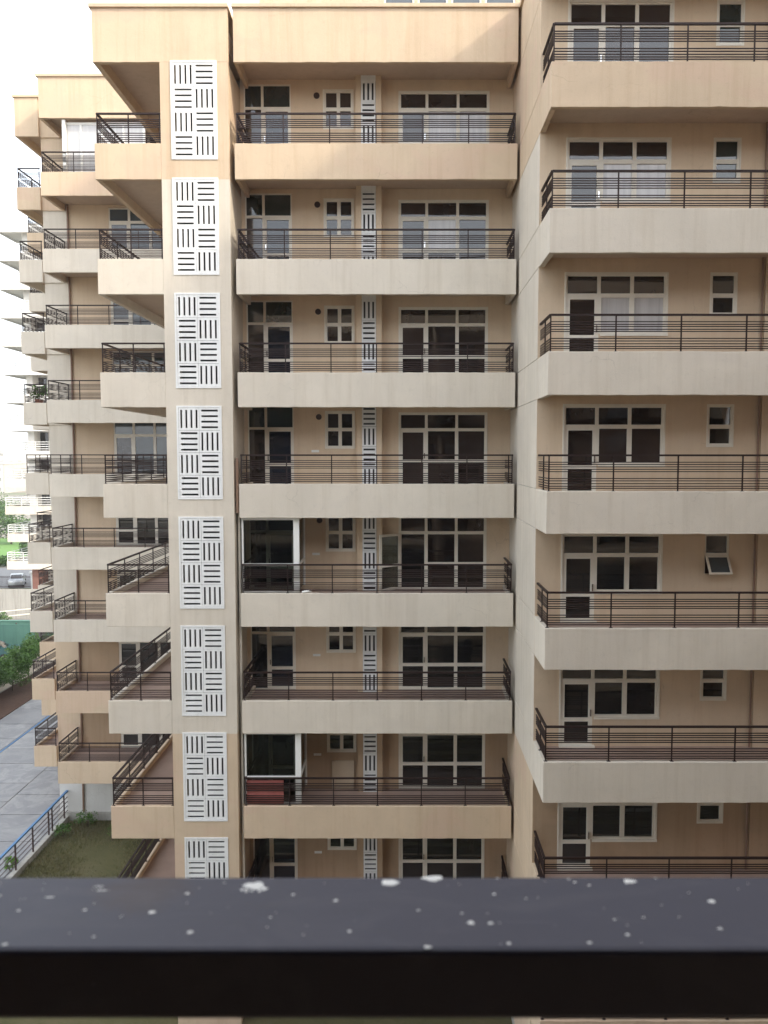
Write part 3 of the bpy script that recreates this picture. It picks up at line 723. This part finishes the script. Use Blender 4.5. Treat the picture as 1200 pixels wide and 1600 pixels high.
def car(loc, rz, paint_mat, label, scale=1.0):
    t = thing('parked_car', loc, label, 'car')
    t.rotation_euler = (0, 0, rz); t.scale = (scale,) * 3
    prof = [(-2.1, 0.35), (-2.12, 0.75), (-1.95, 0.95), (-1.35, 1.02), (-0.75, 1.42), (0.55, 1.46), (1.35, 1.02), (2.0, 0.92), (2.08, 0.7), (2.08, 0.35)]
    def prism(pr, w0, w1, zs):
        mb = MB(); n = len(pr)
        for s in (-1, 1):
            for x, z_ in pr:
                w = w0 if z_ < 1.0 else w1; mb.v.append((x, s * w, z_))
        for i in range(n): j = (i + 1) % n; mb.f.append((i, j, n + j, n + i))
        mb.f.append(tuple(range(n))); mb.f.append(tuple(reversed(range(n, 2 * n)))); return mb
    def put(mb, nm, mt, bev=0):
        o = bpy.data.objects.new(nm, mb.mesh(nm, mt)); col.objects.link(o); o.parent = t
        if bev: md = o.modifiers.new('bevel', 'BEVEL'); md.width = bev; md.segments = 3
        return o
    put(prism(prof, 0.86, 0.66, 0), 'body', paint_mat, 0.06)
    put(MB().quad((-1.30, -0.6, 1.06), (-1.30, 0.6, 1.06), (-0.80, 0.58, 1.405), (-0.80, -0.58, 1.405)), 'rear_window', 'glass_black')
    put(MB().quad((1.30, -0.62, 1.075), (0.62, -0.58, 1.45), (0.62, 0.58, 1.45), (1.30, 0.62, 1.075)), 'windscreen', 'glass_black')
    for s in (-1, 1):
        put(MB().box(-0.9, 1.0, s * 0.70 - 0.02, s * 0.70 + 0.02, 1.05, 1.34), 'side_window', 'glass_black', 0.02)
        put(MB().box(2.04, 2.10, s * 0.6 - 0.16, s * 0.6 + 0.16, 0.66, 0.82), 'headlight', 'frame_white', 0.02)
        for x in (-1.3, 1.3):
            w_ = put(MB().tube((x, s * 0.72, 0.32), (x, s * 0.88, 0.32), 0.32, 18), 'wheel', 'rubber', 0.02)
            r_ = bpy.data.objects.new('rim', MB().tube((x, s * 0.86, 0.32), (x, s * 0.895, 0.32), 0.19, 14).mesh('rim', 'chrome')); col.objects.link(r_); r_.parent = w_
    return t
car((-47.7, 102.0, 0.03), R(-70), 'car_silver', 'silver hatchback parked by the gate pillar at far left')
car((-32.6, 64.6, 0.02), R(10), 'car_teal', 'dark teal car in front of the green hoarding, cut by the left edge')

# ------------------------------------------------------------------ far left: white tower, gate, trees, city
FB = thing('apartment_building', (-36, 96, 0), 'distant bright white apartment tower with white railings at the left edge', 'building')
build(MB().box(-41.0, -20, 92.5, 108, 0, 40), 'wall', 'white_wall', FB)
build(MB().box(-40.9, -40.2, 91.0, 92.5, 3, 40), 'column', 'white_wall', FB)
build(MB().box(-40.7, -39.7, 90.6, 92.4, 0, 3.6), 'column', 'brick_brown', FB)
for i in range(13):
    z = 4.6 + 3 * i; top = i == 12
    tn = 'cream' if i in (0, 1, 2) else 'white_wall'
    x0 = -43.15 if i % 2 == 0 or i > 3 else -43.0
    bal = build(MB().box(x0, -20, 90, 90.15, z - 0.9, z).box(x0, x0 + 0.15, 90.15, 104, z - 0.9, z), 'balcony' if not top else 'roof_parapet', tn, FB)
    build(MB().box(x0 + 0.148, -20, 90.148, 104, z - 0.7, z - 0.2), 'slab', 'white_wall', bal)
    if not top:
        rl = MB()
        for f in (0.95, 0.7, 0.45, 0.2): rl.bar((x0 + 0.07, 104, z + f), (x0 + 0.07, 90.07, z + f), 0.06, 0.06).bar((x0 + 0.07, 90.07, z + f), (-20, 90.07, z + f), 0.06, 0.06)
        for j in range(14): rl.box(x0 + 0.04 + j * 1.7, x0 + 0.1 + j * 1.7, 90.04, 90.1, z, z + 0.95)
        for j in range(8): rl.box(x0 + 0.04, x0 + 0.1, 91.7 + j * 1.7, 91.76 + j * 1.7, z, z + 0.95)
        build(rl, 'railing', 'rail_white', bal)
        for xa, xb in ((-40.15, -39.3), (-38.6, -37.6), (-36.8, -34)):
            w = build(MB().box(xa, xb, 92.42, 92.49, z, z + 2.0), 'window', 'glass_black', FB)

gt = thing('entrance_gate', (-47.5, 100, 0), 'dark barred gate across the road beside the white pillar', 'gate')
build(MB().box(-52, -44.9, 99.98, 100.02, 1.35, 1.42).box(-52, -44.9, 99.98, 100.02, 0.2, 0.26), 'rail', 'fence_paint', gt)
bb = MB()
for i in range(48): bb.box(-52 + i * 0.15, -51.97 + i * 0.15, 99.985, 100.015, 0.1, 1.55)
build(bb, 'bars', 'fence_paint', gt)
pz = thing('gate_pillar', (-44.5, 100, 0), 'white gate pillar topped by a round lamp near the silver car', 'pillar')
build(MB().box(-44.9, -43.9, 99.5, 100.5, 0, 1.9), 'shaft', 'white_wall', pz, bevel=0.03); build(MB().box(-45.05, -43.75, 99.35, 100.65, 1.9, 2.1), 'cap', 'white_wall', pz, bevel=0.03)
build(MB().tube((-44.4, 100, 2.1), (-44.4, 100, 2.3), 0.12, 10).tube((-44.4, 100, 2.3), (-44.4, 100, 2.55), 0.22, 12, 0.28).tube((-44.4, 100, 2.55), (-44.4, 100, 2.8), 0.28, 12, 0.12), 'lamp', 'frame_white', pz)
sm_ = MB(); rr = random.Random(5); nx, ny = 14, 8
for j in range(ny + 1):
    for i in range(nx + 1):
        e_ = min(i, nx - i, j, ny - j) / 3; sm_.v.append((-50 + i * 0.85, 85 + j * 1.2, 0.02 + min(1, e_) * rr.uniform(0.5, 1.1)))
for j in range(ny):
    for i in range(nx): a = j * (nx + 1) + i; sm_.f.append((a, a + 1, a + nx + 2, a + nx + 1))
o = tag(build(sm_, 'sheeting_heap', 'sheeting'), 'heap of pale sheeting lying in front of the gate', 'heap')
for p_ in o.data.polygons: p_.use_smooth = True
gw = thing('grey_fence', (-37, 80, 0), 'grey sheet metal fence with a tall dark pole left of the corner balconies', 'fence')
for i in range(4): build(MB().box(-41 + i * 1.6, -39.42 + i * 1.6, 81, 81.06, 0, 3.0), 'panel', 'concrete', gw)
build(MB().tube((-40.2, 80.7, 0), (-40.2, 80.7, 4.4), 0.06, 8), 'pole', 'fence_paint', gw)
build(MB().bar((-45, 74, 1.2), (-36, 80.5, 1.2), 0.06, 0.08).bar((-45, 74, 0.7), (-36, 80.5, 0.7), 0.06, 0.08), 'rail', 'pipe_white', gw)
far_labels = ['rounded green tree at the left edge behind the lawn', 'broad tree between lawn and white tower', 'tall green tree behind the far lawn', 'low tree beside the white balconies', 'darker tree beyond the lawn at the frame edge', 'small round tree near the far hedge', 'leafy tree close to the white tower base']
for i, (x, y, h, r) in enumerate(((-71, 150, 6.5, 3.4), (-66, 154, 6.2, 3.2), (-78, 160, 8.5, 4.2), (-61, 146, 5.6, 2.8), (-84, 170, 9, 4.5), (-58, 128, 3.2, 1.7), (-76, 148, 5, 2.5))):
    tree('leafy_tree', (x, y, 0), h, r, 1500, 0.55, 70 + i, far_labels[i], 'tree', 'trees behind the far lawn', 'leaf_far', 0.18, 0.85)
hd = tag(build(crown(4.5, 0.7, 0.8, 1800, 0.35, 90, (-58.5, 120, 0.8), 16), 'clipped_hedge', 'leaf'), 'dark clipped hedge along the far road', 'hedge')
for i, (x, y) in enumerate(((-40.8, 84.3), (-43.4, 84.0), (-37.8, 77))):
    t = thing('yard_bush', (x, y, 0), ['olive bush beside the grey fence', 'round bush at the left edge below the white sheeting', 'small bush in front of the grey fence'][i], 'bush')
    build(crown(1.1, 0.9, 0.8, 500, 0.3, 95 + i, (x, y, 0.8), 8), 'crown', 'leaf_far', t)
    build(MB().tube((x, y, -0.05), (x, y, 0.8), 0.05, 6), 'stem', 'bark', t)
rr = random.Random(21)
for i in range(12):
    y = rr.uniform(330, 1000); px = rr.uniform(-60, 75); x = (px - 630) / 1300 * y
    w, d_, h = rr.uniform(14, 34), rr.uniform(12, 22), rr.uniform(8, 16) + (y - 330) * rr.uniform(0.0, 0.035)
    t = thing('city_block', (x, y, 0), 'pale hazy city building beyond the far trees at the left', 'building', 'distant city buildings')
    nfl = max(2, int(h / 3.2)); zs = [(h * j / nfl) for j in range(nfl)]
    nb = max(3, int(w / 4)); ops = [(x - w / 2 + (b_ + 0.25) * w / nb, x - w / 2 + (b_ + 0.75) * w / nb, q + 0.9, q + 2.3) for q in zs for b_ in range(nb)]
    build(sheet(MB(), x - w / 2, x + w / 2, 0, h, y, ops, 0.4), 'wall', 'city', t)
    build(MB().box(x - w / 2 + 0.01, x + w / 2 - 0.01, y + 0.4, y + d_, 0, h - 0.05), 'core', 'concrete', t)
    build(MB().box(x - w / 2 - 0.3, x + w / 2 + 0.3, y - 0.4, y + d_, h, h + 0.7), 'roof', 'city', t)

# ------------------------------------------------------------------ the balcony the picture is taken from
HB = thing('foreground_handrail', (0, 0.6, 14.7), 'dark slate handrail spattered with white spots across the bottom', 'handrail')
y0, y1, zt, zb = 0.550, 0.651, 15.86, 15.809
build(MB().box(-1.6, 1.6, y0, y1, zb, zt), 'rail', 'handrail_enamel', HB, bevel=0.004)
for x in (-1.5, 1.5): build(MB().box(x - 0.03, x + 0.03, 0.57, 0.63, 14.7, zb - 0.002), 'post', 'handrail_enamel', HB)
def spot(mb, x, y, rx, ry, seed, h=0.0005):
    rr = random.Random(seed); n = 14; i = len(mb.v); ph = rr.uniform(0, 6)
    out_ = [1 + 0.12 * math.sin(3 * k * 6.283 / n + ph) + rr.gauss(0, 0.10) for k in range(n)]
    for k in range(n):
        t = k * 6.283 / n; mb.v.append((x + rx * out_[k] * math.cos(t), y + ry * out_[k] * math.sin(t), zt + 0.0002))
    for k in range(n):
        t = k * 6.283 / n; mb.v.append((x + 0.7 * rx * out_[k] * math.cos(t), y + 0.7 * ry * out_[k] * math.sin(t), zt + h))
    for k in range(n): j = (k + 1) % n; mb.f.append((i + k, i + j, i + n + j, i + n + k))
    mb.f.append(tuple(i + n + k for k in range(n)))
# (x, y, rx, ry) on the rail top
BIG = [(-0.1175, 0.635, 0.0082, 0.0056), (-0.0105, 0.640, 0.0068, 0.0048), (0.0235, 0.6465, 0.0082, 0.0042), (0.181, 0.642, 0.0052, 0.0034),
       (-0.187, 0.597, 0.0026, 0.0022), (0.049, 0.583, 0.0027, 0.0023), (0.235, 0.612, 0.0028, 0.0026), (-0.152, 0.571, 0.0022, 0.0018), (0.017, 0.553, 0.0026, 0.0016), (0.0635, 0.5825, 0.0019, 0.0017)]
for i, s_ in enumerate(BIG):
    mb = MB(); spot(mb, *s_, i)
    if i == 0:
        rr = random.Random(2)
        for q in range(14):
            a = rr.uniform(2.6, 6.0); mb2 = rr.uniform(0.9, 1.5); spot(mb, s_[0] + math.cos(a) * s_[2] * mb2, s_[1] + math.sin(a) * s_[3] * mb2 * 1.1, rr.uniform(0.0006, 0.0016), rr.uniform(0.0008, 0.0024), 50 + q, 0.0003)
    build(mb, 'white_spot', 'dropping', HB)
mb = MB(); rr = random.Random(13)
for i in range(70):
    s_ = rr.choice((0.0003, 0.0004, 0.0005, 0.0007, 0.0009, 0.0013)); spot(mb, rr.uniform(-0.34, 0.34), rr.uniform(0.556, 0.648), s_ * rr.uniform(0.8, 1.6), s_, 200 + i, 0.00035)
for x, y, l in ((-0.235, 0.628, 0.005), (-0.272, 0.618, 0.004), (-0.24, 0.634, 0.004)): spot(mb, x, y, l, 0.0008, int(abs(x) * 1000), 0.0003)
o = build(mb, 'spatter', 'dropping', HB); o['kind'] = 'stuff'
# the storeys of the photographer's own building, behind and around the lens
own = struct(build(MB().box(-16, 16, -14, -1.4, 0, 27.0), 'own_building', 'own_wall'))
mb = MB()
for k in range(2, 9):
    zf = 14.7 + (4 - k) * 3.0
    if zf > 0: mb.box(-15, 15, -1.4, 0.66, zf - 0.3, zf)
mb.box(-15, 15, -1.4, 0.66, 17.4, 17.7)
mb.box(-15, 15, -1.4, 0.66, 20.4, 20.7).box(-15, 15, -1.4, 0.66, 23.4, 24.5)
for x in (-15.0, -1.85, 1.75, 14.9): mb.box(x, x + 0.12, -1.4, 0.64, 0, 24)
build(mb, 'slab', 'tan', own)
mb = MB()
for k in range(0, 8):
    for x in (-12, -8.4, -4.6, -1.7, 2.2, 5.8, 9.6): mb.box(x, x + (3.3 if abs(x + 1.7) < 0.1 else 2.2), -1.4, -1.36, 2.75 + 3 * k, 4.9 + 3 * k)
build(mb, 'glazing', 'glass_black', own)

# ------------------------------------------------------------------ haze
hm = bpy.data.materials.new('haze_air'); hm.use_nodes = True; hnt = hm.node_tree
for n_ in list(hnt.nodes):
    if n_.type != 'OUTPUT_MATERIAL': hnt.nodes.remove(n_)
pv = hnt.nodes.new('ShaderNodeVolumePrincipled'); pv.inputs['Density'].default_value = 0.0004; pv.inputs['Color'].default_value = (0.92, 0.95, 1, 1)
hnt.links.new(pv.outputs[0], hnt.nodes['Material Output'].inputs['Volume']); MATS['haze_air'] = hm
hb = build(MB().box(-2600, 2600, -260, 4100, -1.2, 48), 'haze', 'haze_air'); hb['kind'] = 'stuff'; hb['label'] = 'thin pale haze in the air'
